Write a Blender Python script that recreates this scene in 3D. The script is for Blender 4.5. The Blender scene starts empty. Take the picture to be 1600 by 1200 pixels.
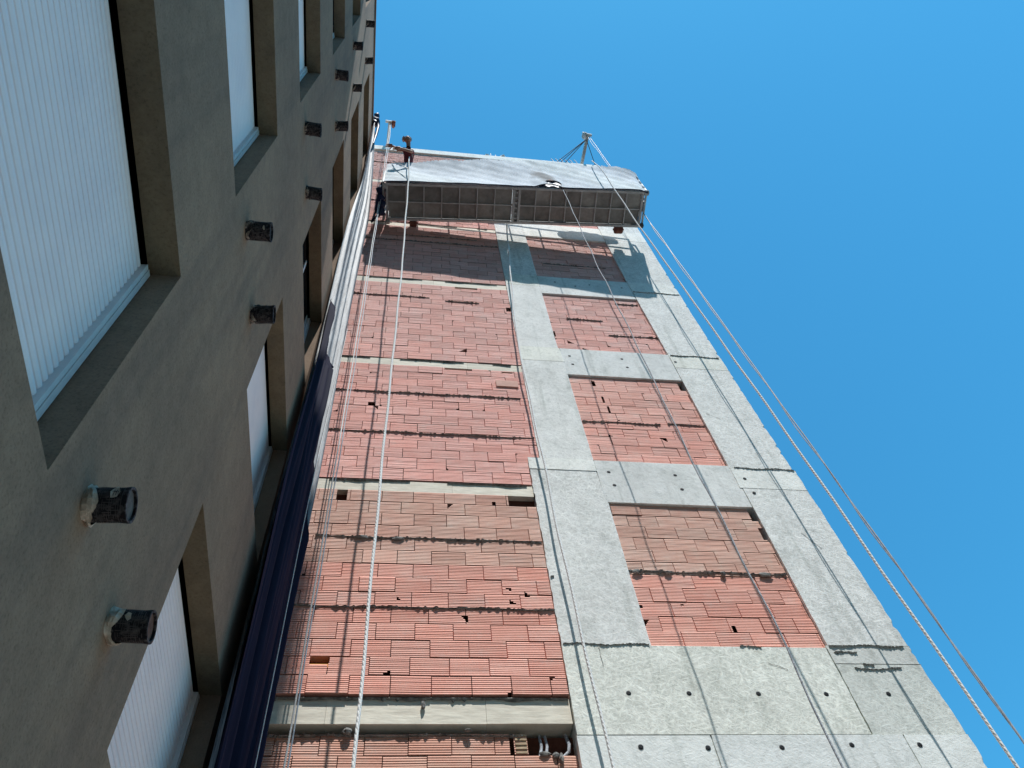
import bpy, math, random
from mathutils import Vector, Matrix
random.seed(11)
R = random.Random(5)
SC = bpy.context.scene
COL = SC.collection
EYE = 1.6            # everything is measured from eye level, then lifted by this at the end
BY = 5.40            # face of the brick building
AX = -1.09           # face of the rendered building

# ------------------------------------------------------------------ materials
def mat(name, base=(.5, .5, .5), rough=.8, spec=.3, metallic=0.0):
    m = bpy.data.materials.new(name); m.use_nodes = True
    nt = m.node_tree; b = nt.nodes['Principled BSDF']
    b.inputs['Base Color'].default_value = (*base, 1)
    b.inputs['Roughness'].default_value = rough
    b.inputs['Specular IOR Level'].default_value = spec
    b.inputs['Metallic'].default_value = metallic
    return m, nt, b
def N(nt, t, **kw):
    n = nt.nodes.new(t)
    for k, v in kw.items(): setattr(n, k, v)
    return n
def noise(nt, scale, detail=6, rough=.6, co=None, dist=0):
    n = N(nt, 'ShaderNodeTexNoise'); n.inputs['Scale'].default_value = scale
    n.inputs['Detail'].default_value = detail; n.inputs['Roughness'].default_value = rough
    n.inputs['Distortion'].default_value = dist
    if co is not None: nt.links.new(co, n.inputs['Vector'])
    return n.outputs['Fac']
def ramp(nt, fac, stops):
    r = N(nt, 'ShaderNodeValToRGB'); nt.links.new(fac, r.inputs['Fac'])
    while len(r.color_ramp.elements) < len(stops): r.color_ramp.elements.new(.5)
    for e, (p, c) in zip(r.color_ramp.elements, stops):
        e.position = p; e.color = (*c, 1) if len(c) == 3 else c
    return r.outputs['Color']
def mul(nt, a, b, f=1.0):
    m = N(nt, 'ShaderNodeMix', data_type='RGBA', blend_type='MULTIPLY'); m.inputs[0].default_value = f
    nt.links.new(a, m.inputs[6]); nt.links.new(b, m.inputs[7]); return m.outputs[2]
def mixc(nt, fac, a, b):
    m = N(nt, 'ShaderNodeMix', data_type='RGBA')
    nt.links.new(fac, m.inputs[0])
    for v, s in ((a, 6), (b, 7)):
        if isinstance(v, tuple): m.inputs[s].default_value = (*v, 1)
        else: nt.links.new(v, m.inputs[s])
    return m.outputs[2]
def bump(nt, b, h, strength=.3, dist=.01):
    n = N(nt, 'ShaderNodeBump'); n.inputs['Strength'].default_value = strength; n.inputs['Distance'].default_value = dist
    nt.links.new(h, n.inputs['Height']); nt.links.new(n.outputs['Normal'], b.inputs['Normal'])
def objco(nt, scale=(1, 1, 1)):
    g = N(nt, 'ShaderNodeNewGeometry'); mp = N(nt, 'ShaderNodeMapping'); mp.inputs['Scale'].default_value = scale
    nt.links.new(g.outputs['Position'], mp.inputs['Vector']); return mp.outputs['Vector']
def tint(nt):
    a = N(nt, 'ShaderNodeAttribute'); a.attribute_name = 'tint'; return a.outputs['Color']

def mk_concrete():
    m, nt, b = mat('concrete', rough=.9, spec=.2)
    co = objco(nt)
    big = noise(nt, 1.3, 6, .65, co)
    fine = noise(nt, 26, 8, .7, co)
    base = ramp(nt, big, [(.28, (.74, .735, .72)), (.5, (.85, .845, .83)), (.72, (.92, .915, .89))])
    sp = ramp(nt, fine, [(.33, (.84, .84, .84)), (.47, (1, 1, 1)), (.66, (1.06, 1.06, 1.06))])
    c = mul(nt, base, sp)
    # flakes pressed in by the board formwork
    g = objco(nt)
    vs = []
    for ang, sc in ((.25, (10, 10, 48)), (-.7, (14, 14, 50)), (1.15, (13, 13, 55))):
        mp = N(nt, 'ShaderNodeMapping'); mp.inputs['Rotation'].default_value = (0, ang, 0)
        nt.links.new(g, mp.inputs['Vector'])
        m2 = N(nt, 'ShaderNodeMapping'); m2.inputs['Scale'].default_value = sc; nt.links.new(mp.outputs['Vector'], m2.inputs['Vector'])
        vs.append(noise(nt, 1.0, 2, .5, m2.outputs['Vector'], .5))
    mx = N(nt, 'ShaderNodeMath', operation='MAXIMUM'); nt.links.new(vs[0], mx.inputs[0]); nt.links.new(vs[1], mx.inputs[1])
    mx2 = N(nt, 'ShaderNodeMath', operation='MAXIMUM'); nt.links.new(mx.outputs[0], mx2.inputs[0]); nt.links.new(vs[2], mx2.inputs[1])
    fl = ramp(nt, mx2.outputs[0], [(.50, (.84, .84, .835)), (.60, (.99, .99, .99)), (.72, (1.13, 1.13, 1.12))])
    a = N(nt, 'ShaderNodeAttribute'); a.attribute_name = 'tint'
    c2 = mul(nt, c, fl); 
    fm = N(nt, 'ShaderNodeMix', data_type='RGBA'); nt.links.new(a.outputs['Alpha'], fm.inputs[0])
    nt.links.new(c, fm.inputs[6]); nt.links.new(c2, fm.inputs[7])
    # streaks running down
    st = noise(nt, 1, 5, .6, objco(nt, (7, 7, .5)))
    stc = ramp(nt, st, [(.32, (.80, .81, .80)), (.44, (1, 1, 1))])
    c3 = mul(nt, fm.outputs[2], stc)
    c3 = mul(nt, c3, a.outputs['Color'])
    blot = noise(nt, 3.6, 9, .72, co, .6)
    c3 = mul(nt, c3, ramp(nt, blot, [(.33, (.80, .81, .80)), (.43, (.95, .955, .95)), (.54, (1.02, 1.02, 1.02)), (.70, (1.07, 1.07, 1.07))]))
    pr2 = noise(nt, 90, 3, .8, co); c3 = mul(nt, c3, ramp(nt, pr2, [(.30, (.75, .76, .76)), (.38, (1, 1, 1))]), .6)
    # dark pits
    pit = N(nt, 'ShaderNodeTexVoronoi'); pit.inputs['Scale'].default_value = 14; nt.links.new(g, pit.inputs['Vector'])
    pr = ramp(nt, pit.outputs['Distance'], [(.05, (.45, .45, .45)), (.11, (1, 1, 1))])
    c3 = mul(nt, c3, pr, .55)
    nt.links.new(c3, b.inputs['Base Color'])
    h = N(nt, 'ShaderNodeMath', operation='ADD'); nt.links.new(fine, h.inputs[0]); nt.links.new(mx2.outputs[0], h.inputs[1])
    bump(nt, b, h.outputs[0], .38, .010)
    return m
def mk_brick():
    m, nt, b = mat('terracotta', rough=.85, spec=.2)
    co = objco(nt)
    n1 = noise(nt, 5, 6, .65, co); n2 = noise(nt, 60, 4, .7, co)
    c = ramp(nt, n1, [(.3, (.96, .45, .355)), (.55, (.98, .505, .405)), (.75, (.98, .585, .48))])
    d = ramp(nt, n2, [(.3, (.90, .88, .86)), (.45, (1, 1, 1)), (.75, (1.05, 1.06, 1.06))])
    c = mul(nt, mul(nt, c, d), tint(nt))
    n3 = noise(nt, 2.2, 8, .75, objco(nt, (1, 1, 2.5)))
    f = ramp(nt, n3, [(.55, (0, 0, 0)), (.74, (.62, .62, .62))])
    c = mixc(nt, f, c, (.76, .60, .54))
    nt.links.new(c, b.inputs['Base Color']); bump(nt, b, n2, .3, .006)
    return m
def mk_simple(name, c0, c1, scale, rough=.85, bs=.3, bd=.01, spec=.25, metallic=0, stretch=(1, 1, 1), lo=.35, hi=.65, usetint=False):
    m, nt, b = mat(name, rough=rough, spec=spec, metallic=metallic)
    f = noise(nt, scale, 7, .65, objco(nt, stretch))
    c = ramp(nt, f, [(lo, c0), (hi, c1)])
    if usetint: c = mul(nt, c, tint(nt))
    nt.links.new(c, b.inputs['Base Color'])
    if bs: bump(nt, b, f, bs, bd)
    return m
def mk_render():
    m, nt, b = mat('wall_render', rough=.95, spec=.15)
    co = objco(nt)
    big = noise(nt, .7, 5, .6, co); fine = noise(nt, 75, 6, .75, co); mid = noise(nt, 9, 6, .7, co)
    c = ramp(nt, big, [(.3, (.232, .170, .130)), (.7, (.315, .228, .166))])
    c = mul(nt, c, ramp(nt, fine, [(.34, (.70, .70, .70)), (.46, (.97, .97, .97)), (.72, (1.13, 1.13, 1.13))]))
    c = mul(nt, c, ramp(nt, mid, [(.3, (.86, .86, .86)), (.7, (1.1, 1.1, 1.1))]))
    st = noise(nt, 1, 5, .6, objco(nt, (3, 3, .25)))
    c = mul(nt, c, ramp(nt, st, [(.33, (.78, .80, .83)), (.52, (1.03, 1.03, 1.0))]))
    c = mul(nt, c, tint(nt))
    nt.links.new(c, b.inputs['Base Color'])
    bump(nt, b, fine, .55, .006)
    return m
def mk_net(name, c0, c1, rough=.6, spec=.5, stretch=(60, 60, 6), trans=.0):
    m, nt, b = mat(name, rough=rough, spec=spec)
    f = noise(nt, 1, 6, .8, objco(nt, stretch)); f2 = noise(nt, 3, 4, .6, objco(nt))
    c = ramp(nt, f, [(.38, c0), (.58, c1)])
    c = mul(nt, c, ramp(nt, f2, [(.3, (.8, .82, .84)), (.7, (1.1, 1.1, 1.1))]))
    c = mul(nt, c, tint(nt))
    nt.links.new(c, b.inputs['Base Color']); bump(nt, b, f, .35, .010)
    return m
M = {}
M['concrete'] = mk_concrete()
M['brick'] = mk_brick()
M['render'] = mk_render()
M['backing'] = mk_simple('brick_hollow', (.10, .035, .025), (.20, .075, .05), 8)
M['mortar'] = mk_simple('mortar', (.10, .095, .09), (.36, .35, .33), 16, bs=.8, bd=.02)
M['joint'] = mk_simple('joint_rough', (.16, .16, .155), (.52, .52, .50), 60, bs=.6, bd=.01)
M['dark_concrete'] = mk_simple('tie_shadow', (.02, .024, .03), (.06, .065, .07), 20)
M['ledge'] = mk_simple('slab_edge', (.72, .66, .57), (.93, .87, .76), 5, bs=.4, bd=.01, stretch=(1, 1, 5), usetint=True)
M['shutter'] = mk_simple('shutter_white', (.84, .84, .90), (.92, .91, .95), 3, rough=.45, bs=0, spec=.4, usetint=True)
M['frame'] = mk_simple('frame_white', (.66, .70, .74), (.78, .8, .82), 6, rough=.4, bs=0)
M['black'] = mk_simple('black_gap', (.004, .004, .005), (.01, .01, .012), 6, rough=.7, bs=0)
M['glass'] = mk_simple('window_glass', (.02, .03, .045), (.03, .045, .06), 1, rough=.06, bs=0, spec=.8)
M['pvc'] = mk_simple('vent_black', (.006, .008, .014), (.16, .16, .17), 42, rough=.7, bs=.3, lo=.48, hi=.75)
M['foam'] = mk_simple('foam_cream', (.42, .40, .34), (.66, .63, .55), 30, bs=1, bd=.02)
M['foam_grey'] = mk_simple('foam_weathered', (.05, .05, .055), (.42, .40, .36), 34, bs=1, bd=.02, lo=.42, hi=.62)
M['rust'] = mk_simple('rust_brown', (.10, .05, .04), (.22, .12, .09), 25)
M['cap_grey'] = mk_simple('pipe_end_grey', (.10, .085, .08), (.16, .14, .13), 25)
M['steel'] = mk_simple('galvanised_steel', (.36, .36, .36), (.54, .54, .53), 8, rough=.6, bs=.1)
M['deck'] = mk_simple('deck_panel', (.21, .20, .19), (.34, .33, .31), 5, rough=.7, bs=.3, usetint=True)
M['darksteel'] = mk_simple('dark_steel', (.05, .05, .055), (.11, .11, .12), 10, rough=.6)
M['rubber'] = mk_simple('roller_pale', (.30, .30, .29), (.50, .50, .48), 10)
M['red_roller'] = mk_simple('roller_rust', (.12, .04, .035), (.25, .10, .07), 10)
M['rope'] = mk_simple('rope_white', (.66, .66, .66), (.95, .95, .93), 90, bs=.5, bd=.004, lo=.36, hi=.5)
M['cable'] = mk_simple('cable_grey', (.30, .33, .38), (.52, .55, .60), 20, rough=.5, bs=0)
M['rope_blue'] = mk_simple('rope_grey_blue', (.16, .18, .21), (.60, .62, .66), 50, rough=.7, bs=0)
M['net_white'] = mk_net('net_pale', (.60, .67, .70), (.90, .94, .94), .8, .2, (24, 24, 34))
M['net_corner'] = mk_net('net_navy', (.02, .028, .045), (.27, .29, .31), .6, .4, (38, 38, 2.5))
M['tarp'] = mk_simple('tarp_blue', (.008, .012, .04), (.02, .03, .09), 8, rough=.5)
M['net_shade'] = mk_simple('shade_navy', (.007, .009, .028), (.026, .022, .050), 1, rough=.85, spec=.12, bs=.3, stretch=(9, 9, .3))  # dark colour stands in for shade on the corner netting
M['skin'] = mk_simple('skin', (.32, .17, .12), (.40, .22, .16), 8, rough=.6, bs=0)
M['shirt'] = mk_simple('shirt_maroon', (.13, .03, .045), (.20, .05, .06), 12, rough=.9)
M['trousers'] = mk_simple('trousers_navy', (.03, .035, .06), (.06, .07, .10), 12, rough=.9)
M['cap'] = mk_simple('cap_grey', (.35, .36, .4), (.5, .5, .54), 12, rough=.9)
M['hair'] = mk_simple('hair_dark', (.012, .010, .009), (.03, .025, .02), 30, rough=.7)
M['ground'] = mk_simple('yard_ground', (.15, .14, .12), (.23, .21, .185), .6, bs=.5, bd=.05)
M['white_bit'] = mk_simple('plaster_white', (.6, .6, .58), (.8, .8, .78), 12)
M['ivory_brick'] = mk_simple('pale_terracotta', (.62, .36, .29), (.74, .44, .36), 10)

# ------------------------------------------------------------------ mesh builder
def W(o):
    p = Vector((0, 0, 0))
    while o: p = p + o.location; o = o.parent
    return p
class MB:
    def __init__(s): s.v = []; s.f = []; s.t = []; s.m = []
    def face(s, pts, t=(1, 1, 1, 1), m=0):
        i = len(s.v); s.v += [tuple(p) for p in pts]; s.f.append(tuple(range(i, i + len(pts)))); s.t.append(t); s.m.append(m)
    def box(s, x0, x1, y0, y1, z0, z1, t=(1, 1, 1, 1), m=0, j=0):
        p = [Vector((x, y, z)) for z in (z0, z1) for y in (y0, y1) for x in (x0, x1)]
        if j: p = [q + Vector((R.uniform(-j, j), R.uniform(-j, j), R.uniform(-j, j))) for q in p]
        i = len(s.v); s.v += [tuple(q) for q in p]
        for f in ((0, 2, 3, 1), (4, 5, 7, 6), (0, 1, 5, 4), (2, 6, 7, 3), (0, 4, 6, 2), (1, 3, 7, 5)):
            s.f.append(tuple(i + k for k in f)); s.t.append(t); s.m.append(m)
    def obox(s, c, ax, ay, az, t=(1, 1, 1, 1), m=0):    # oriented box: centre, three half vectors
        c = Vector(c); ax, ay, az = Vector(ax), Vector(ay), Vector(az)
        i = len(s.v)
        for kz in (-1, 1):
            for ky in (-1, 1):
                for kx in (-1, 1): s.v.append(tuple(c + ax * kx + ay * ky + az * kz))
        for f in ((0, 2, 3, 1), (4, 5, 7, 6), (0, 1, 5, 4), (2, 6, 7, 3), (0, 4, 6, 2), (1, 3, 7, 5)):
            s.f.append(tuple(i + k for k in f)); s.t.append(t); s.m.append(m)
    def tube(s, pts, r, n=8, caps=True, t=(1, 1, 1, 1), m=0):
        pts = [Vector(p) for p in pts]; i0 = len(s.v); L = len(pts)
        rr = r if isinstance(r, (list, tuple)) else [r] * L
        up = None
        for k, p in enumerate(pts):
            d = (pts[min(k + 1, L - 1)] - pts[max(k - 1, 0)]).normalized()
            if up is None:
                up = Vector((0, 0, 1)) if abs(d.z) < .9 else Vector((1, 0, 0))
            a = d.cross(up).normalized(); b = d.cross(a).normalized(); up = -b if (-b).dot(up) > 0 else b
            a = d.cross(up).normalized(); b = up
            for q in range(n):
                th = 2 * math.pi * q / n
                s.v.append(tuple(p + (a * math.cos(th) + b * math.sin(th)) * rr[k]))
        for k in range(L - 1):
            for q in range(n):
                a0 = i0 + k * n + q; a1 = i0 + k * n + (q + 1) % n
                s.f.append((a0, a1, a1 + n, a0 + n)); s.t.append(t); s.m.append(m)
        if caps:
            s.f.append(tuple(i0 + q for q in range(n))); s.t.append(t); s.m.append(m)
            s.f.append(tuple(i0 + (L - 1) * n + q for q in reversed(range(n)))); s.t.append(t); s.m.append(m)
    def grid(s, fn, nu, nv, t=(1, 1, 1, 1), m=0):
        i0 = len(s.v)
        for j in range(nv + 1):
            for i in range(nu + 1): s.v.append(tuple(fn(i / nu, j / nv)))
        for j in range(nv):
            for i in range(nu):
                a = i0 + j * (nu + 1) + i
                s.f.append((a, a + 1, a + nu + 2, a + nu + 1)); s.t.append(t); s.m.append(m)
    def build(s, name, mats, parent=None, loc=None, smooth=False):
        if not isinstance(mats, (list, tuple)): mats = [mats]
        me = bpy.data.meshes.new(name)
        base = Vector(loc) if loc is not None else Vector((0, 0, 0))
        org = (W(parent) if parent else Vector((0, 0, 0))) + base
        me.from_pydata([(a - org.x, b - org.y, c - org.z) for a, b, c in s.v], [], s.f)
        for mm in mats: me.materials.append(mm)
        me.polygons.foreach_set('material_index', s.m)
        ca = me.color_attributes.new('tint', 'FLOAT_COLOR', 'CORNER')
        data = []
        for f, t in zip(s.f, s.t):
            tt = t if len(t) == 4 else (*t, 1)
            data += list(tt) * len(f)
        ca.data.foreach_set('color', data)
        if smooth: me.polygons.foreach_set('use_smooth', [True] * len(s.f))
        me.update()
        o = bpy.data.objects.new(name, me); COL.objects.link(o)
        if parent: o.parent = parent
        o.location = base
        return o
def thing(name, label, cat, loc=(0, 0, 0), group=None):
    o = bpy.data.objects.new(name, None); COL.objects.link(o); o.location = loc; o.empty_display_size = .2
    return tag(o, label, cat, group)
def tag(o, label, cat, group=None):
    o['label'] = label; o['category'] = cat
    if group: o['group'] = group
    return o
def plab(o, label): o['label'] = label; return o

# ------------------------------------------------------------------ ground
g = MB()
g.grid(lambda u, v: ((u - .5) * 600, (v - .5) * 600, -1.6), 30, 30)
o = g.build('ground', M['ground']); o['kind'] = 'structure'

# ------------------------------------------------------------------ brick building
bb = thing('unfinished_building', 'tall unfinished building of hollow red bricks in a raw grey concrete frame', 'building', (1.8, 5.7, -1.6))
body = MB(); body.box(-7, 4.70, 5.72, 16, -1.6, 21.2)
body.build('building_core', M['concrete'], bb)

SLAB = [4.35, 7.17, 9.96, 12.81, 15.62, 18.44, 21.30]   # tops of the slab edges

def clip(xa, xb, z0, z1, holes):
    """pieces of [xa,xb] left after cutting the hole shapes at this height"""
    segs = [(xa, xb)]
    zm = (z0 + z1) / 2
    for h in holes:
        hx0, hx1, hz0, hz1 = h[:4]
        if not (hz0 < zm < hz1): continue
        k = (zm - hz0) / (hz1 - hz0)
        if len(h) > 4:
            if h[4] == 'l': hx1 = hx0 + (hx1 - hx0) * k        # widens upwards from the left
            elif h[4] == 'r': hx0 = hx1 - (hx1 - hx0) * k
            elif h[4] == 'dl': hx1 = hx0 + (hx1 - hx0) * (1 - k)
            elif h[4] == 'dr': hx0 = hx1 - (hx1 - hx0) * (1 - k)
        out = []
        for a, b in segs:
            if hx1 <= a or hx0 >= b: out.append((a, b)); continue
            if hx0 > a: out.append((a, hx0))
            if hx1 < b: out.append((hx1, b))
        segs = out
    return [(a, b) for a, b in segs if b - a > .004]

def infill(x0, x1, z0, z1, yf, holes=(), mortar=(), tone=None, backing_y=5.66, rnd=None, edge_l=0):
    """rows of ribbed hollow bricks; each brick is its own little block inside this one panel"""
    mb = MB(); n = max(1, round((z1 - z0) / .188)); ph = (z1 - z0) / n; rnd = rnd or R
    holes = list(holes)
    for r in range(n):
        zb = z0 + r * ph; zt = zb + ph
        off = (.165 if r % 2 else 0) + rnd.uniform(-.022, .022)
        x = x0 - .335 + off
        rowt = rnd.uniform(.96, 1.04)
        while x < x1:
            L = .331 + rnd.uniform(-.004, .004)
            a = max(x + .0035, x0 + .004); b = min(x + L - .0035, x1 - .006)
            x += L
            if b - a < .02: continue
            dy = rnd.gauss(0, .0018); dz = rnd.uniform(-.003, .003)
            if rnd.random() < .018: dy -= rnd.uniform(.004, .010)
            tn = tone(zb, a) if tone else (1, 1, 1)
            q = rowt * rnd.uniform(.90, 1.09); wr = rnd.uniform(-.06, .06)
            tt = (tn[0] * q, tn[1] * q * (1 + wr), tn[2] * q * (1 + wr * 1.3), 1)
            ch = []
            if rnd.random() < .045:
                w = rnd.uniform(.02, .07); hh = rnd.uniform(.03, .07)
                k = rnd.choice(['l', 'r', 'dl', 'dr'])
                if k in ('l', 'dl'): cx0, cx1 = a - .01, a + w
                else: cx0, cx1 = b - w, b + .01
                if k in ('l', 'r'): ch.append((cx0, cx1, zt - hh, zt, k))
                else: ch.append((cx0, cx1, zb, zb + hh, k))
            nr = 9; gz0 = zb + .004 + dz; gz1 = zt - .004 + dz; rp = (gz1 - gz0) / nr
            flat = rnd.random() < .012
            slope = rnd.uniform(-.0018, .0018)
            for k in range(nr):
                ra = gz0 + k * rp; rb = ra + rp
                gj = rnd.uniform(-.0010, .0014)
                for sa, sb in clip(a, b, ra, rb, holes + ch):
                    yb = yf + .0046 + dy; y0 = yf + .0008 + dy + gj
                    if zb > 7: yb = y0 + .0024
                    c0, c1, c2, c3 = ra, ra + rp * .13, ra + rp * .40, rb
                    if flat: y0 = yb - .002
                    i = len(mb.v)
                    for xx, ss in ((sa, -slope), (sb, slope)):
                        mb.v += [(xx, yb, c0 + ss), (xx, y0, c1 + ss), (xx, y0, c2 + ss), (xx, yb, c3 + ss)]
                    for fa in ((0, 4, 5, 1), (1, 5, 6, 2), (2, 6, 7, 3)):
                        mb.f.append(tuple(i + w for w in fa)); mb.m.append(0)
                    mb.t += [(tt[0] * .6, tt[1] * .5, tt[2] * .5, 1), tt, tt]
            # block sides so it stands proud of the cavity
            for sa, sb in clip(a, b, gz0, gz0 + rp, holes + ch):
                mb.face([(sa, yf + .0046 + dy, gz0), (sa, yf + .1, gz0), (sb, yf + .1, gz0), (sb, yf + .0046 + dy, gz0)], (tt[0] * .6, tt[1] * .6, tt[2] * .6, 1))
            for xx in (a, b):
                for (k0, k1) in ((gz0, gz1),):
                    if not ch and not any(h[0] < xx < h[1] and h[2] < zt and h[3] > zb for h in holes):
                        mb.face([(xx, yf + .0046 + dy, k0), (xx, yf + .1, k0), (xx, yf + .1, k1), (xx, yf + .0046 + dy, k1)], tt)
    # cavity behind and mortar
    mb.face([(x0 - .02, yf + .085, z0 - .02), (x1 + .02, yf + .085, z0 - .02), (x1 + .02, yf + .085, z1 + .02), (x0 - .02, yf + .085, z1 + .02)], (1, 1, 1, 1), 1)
    for (mx0, mx1, mz, th) in mortar:
        th *= .60 if z0 < 7 else .36
        steps = int((mx1 - mx0) / .018) + 2
        prev = None
        big = rnd.random()
        for i in range(steps):
            u = i / (steps - 1); xx = mx0 + (mx1 - mx0) * u
            w = th * (.35 + .9 * abs(math.sin(i * .21 + big * 9)) * rnd.random() + (.6 if rnd.random() < .06 else 0))
            d = .008 + .022 * rnd.random() * (1 if w > th * .6 else .4)
            zc = mz + .006 * math.sin(i * .13 + big * 5) + rnd.uniform(-.002, .002)
            cur = [(xx, yf + .012, zc + w), (xx, yf - d, zc + w * .4), (xx, yf - d * .7, zc - w * .6), (xx, yf + .012, zc - w)]
            if prev:
                for q in range(3): mb.face([prev[q], cur[q], cur[q + 1], prev[q + 1]], (1, 1, 1, 1), 2)
            prev = cur
    return mb

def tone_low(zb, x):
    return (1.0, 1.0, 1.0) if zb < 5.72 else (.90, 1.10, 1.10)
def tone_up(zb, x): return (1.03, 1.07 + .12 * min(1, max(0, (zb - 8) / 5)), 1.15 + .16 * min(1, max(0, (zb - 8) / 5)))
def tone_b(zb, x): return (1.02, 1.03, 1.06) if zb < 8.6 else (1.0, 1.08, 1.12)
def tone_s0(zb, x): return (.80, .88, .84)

def put_infill(mb, name, label=None):
    o = mb.build(name, [M['brick'], M['backing'], M['mortar']], bb)
    if label: plab(o, label)
    return o
XL = -1.32
def ledge_mortar(x0, x1, z, y):
    return (x0, x1, z, .03)
# left bay
rn = random.Random(21)
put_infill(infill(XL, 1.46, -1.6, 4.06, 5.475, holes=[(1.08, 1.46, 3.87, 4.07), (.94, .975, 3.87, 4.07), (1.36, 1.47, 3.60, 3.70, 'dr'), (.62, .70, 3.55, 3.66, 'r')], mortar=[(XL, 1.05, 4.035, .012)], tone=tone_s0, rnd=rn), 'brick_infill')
put_infill(infill(XL, 1.46, 4.36, 6.975, 5.40,
    holes=[(1.16, 1.47, 6.78, 6.98), (-.66, -.55, 6.80, 6.98), (-.66, -.47, 4.665, 4.73, 'l'), (-.66, -.50, 4.66, 4.73), (-.09, 0, 4.545, 4.60, 'dr'), (.98, 1.02, 6.80, 6.86), (.5, .56, 6.7, 6.78, 'l'),
           (.6, .66, 5.12, 5.2, 'r'), (1.05, 1.12, 5.36, 5.42, 'dl'), (1.2, 1.26, 5.45, 5.53, 'dl'), (1.02, 1.08, 5.52, 5.56, 'r'), (.02, .06, 5.38, 5.43, 'dl')],
    mortar=[(-.8, 1.45, 6.215, .020), (-1.0, 1.46, 5.29, .015)], tone=tone_low, rnd=rn), 'brick_infill')
lip = infill(XL, 1.60, 7.60, 9.775, 5.405,
    holes=[(-.46, -.37, 8.69, 8.76), (-.39, -.33, 8.6, 8.68, 'r'), (.51, .89, 9.72, 9.78), (1.3, 1.59, 9.70, 9.74, 'l'), (-.49, -.36, 9.5, 9.53, 'l')],
    mortar=[(-.95, 1.5, 9.03, .017), (-.95, 1.58, 8.105, .014)], tone=tone_up, rnd=rn)
put_infill(lip, 'brick_infill')
put_infill(infill(XL, 1.455, 7.18, 7.60, 5.405, tone=tone_up, rnd=rn), 'brick_infill')
put_infill(infill(XL, 1.61, 9.97, 12.60, 5.405, holes=[(.72, 1.1, 12.52, 12.61), (1.53, 1.61, 11.75, 11.9), (.72, .84, 10.26, 10.38, 'dr')],
    mortar=[(-1.0, .3, 12.06, .022), (.55, 1.1, 11.97, .022)], tone=tone_up, rnd=rn), 'brick_infill')
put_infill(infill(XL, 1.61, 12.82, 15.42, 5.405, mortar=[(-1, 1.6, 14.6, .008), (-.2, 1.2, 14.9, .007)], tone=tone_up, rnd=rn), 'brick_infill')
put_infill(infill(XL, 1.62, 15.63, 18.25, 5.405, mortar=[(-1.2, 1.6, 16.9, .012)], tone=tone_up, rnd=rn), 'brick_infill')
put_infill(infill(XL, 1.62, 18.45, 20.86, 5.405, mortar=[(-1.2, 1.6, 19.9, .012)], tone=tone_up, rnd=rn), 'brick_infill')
# one smooth brick face with no ribs, as in the third storey
pb = MB(); pb.box(1.20, 1.50, 5.388, 5.41, 9.32, 9.475)
plab(pb.build('smooth_brick', M['ivory_brick'], bb), 'single smooth pale brick among the ribbed ones')
# right bay
RX = [(2.285, 3.95), (2.25, 3.92), (2.215, 3.905), (2.215, 3.86), (2.2, 3.85), (2.2, 3.85)]
RZ = [(4.905, 6.92), (7.71, 9.78), (10.57, 12.59), (13.34, 15.42), (16.18, 18.24), (19.0, 20.95)]
rh = [[(3.12, 3.16, 5.09, 5.17), (2.28, 2.34, 5.13, 5.22, 'l'), (2.28, 2.32, 5.38, 5.42), (2.7, 2.76, 5.4, 5.44, 'l'), (3.88, 3.96, 6.72, 6.93), (3.90, 3.96, 6.4, 6.6)],
      [(2.56, 2.61, 9.52, 9.68), (2.63, 2.66, 9.1, 9.25), (2.66, 2.69, 8.85, 9.0), (3.83, 3.92, 9.52, 9.75), (2.55, 2.63, 8.27, 8.33, 'dl'), (3.2, 3.3, 8.2, 8.3, 'r')],
      [(2.2, 2.245, 11.0, 11.18), (2.4, 2.5, 10.8, 10.9, 'dl'), (2.6, 2.7, 10.62, 10.68, 'dl')], [], [], []]
rm = [[(2.27, 3.94, 5.86, .020)], [(2.26, 3.3, 8.60, .016), (3.4, 3.9, 8.62, .005)], [(2.5, 3.1, 11.66, .010), (3.1, 3.9, 11.15, .013), (3.45, 3.85, 12.38, .016)], [(2.4, 3.6, 14.0, .008)], [], []]
rn = random.Random(33)
for (xa, xb), (za, zb), hh, mm, tn in zip(RX, RZ, rh, rm, (tone_low, tone_b, tone_up, tone_up, tone_up, tone_up)):
    put_infill(infill(xa - .01, xb + .01, za, zb, 5.43, holes=hh, mortar=mm, tone=tn, rnd=rn), 'brick_infill')

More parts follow.
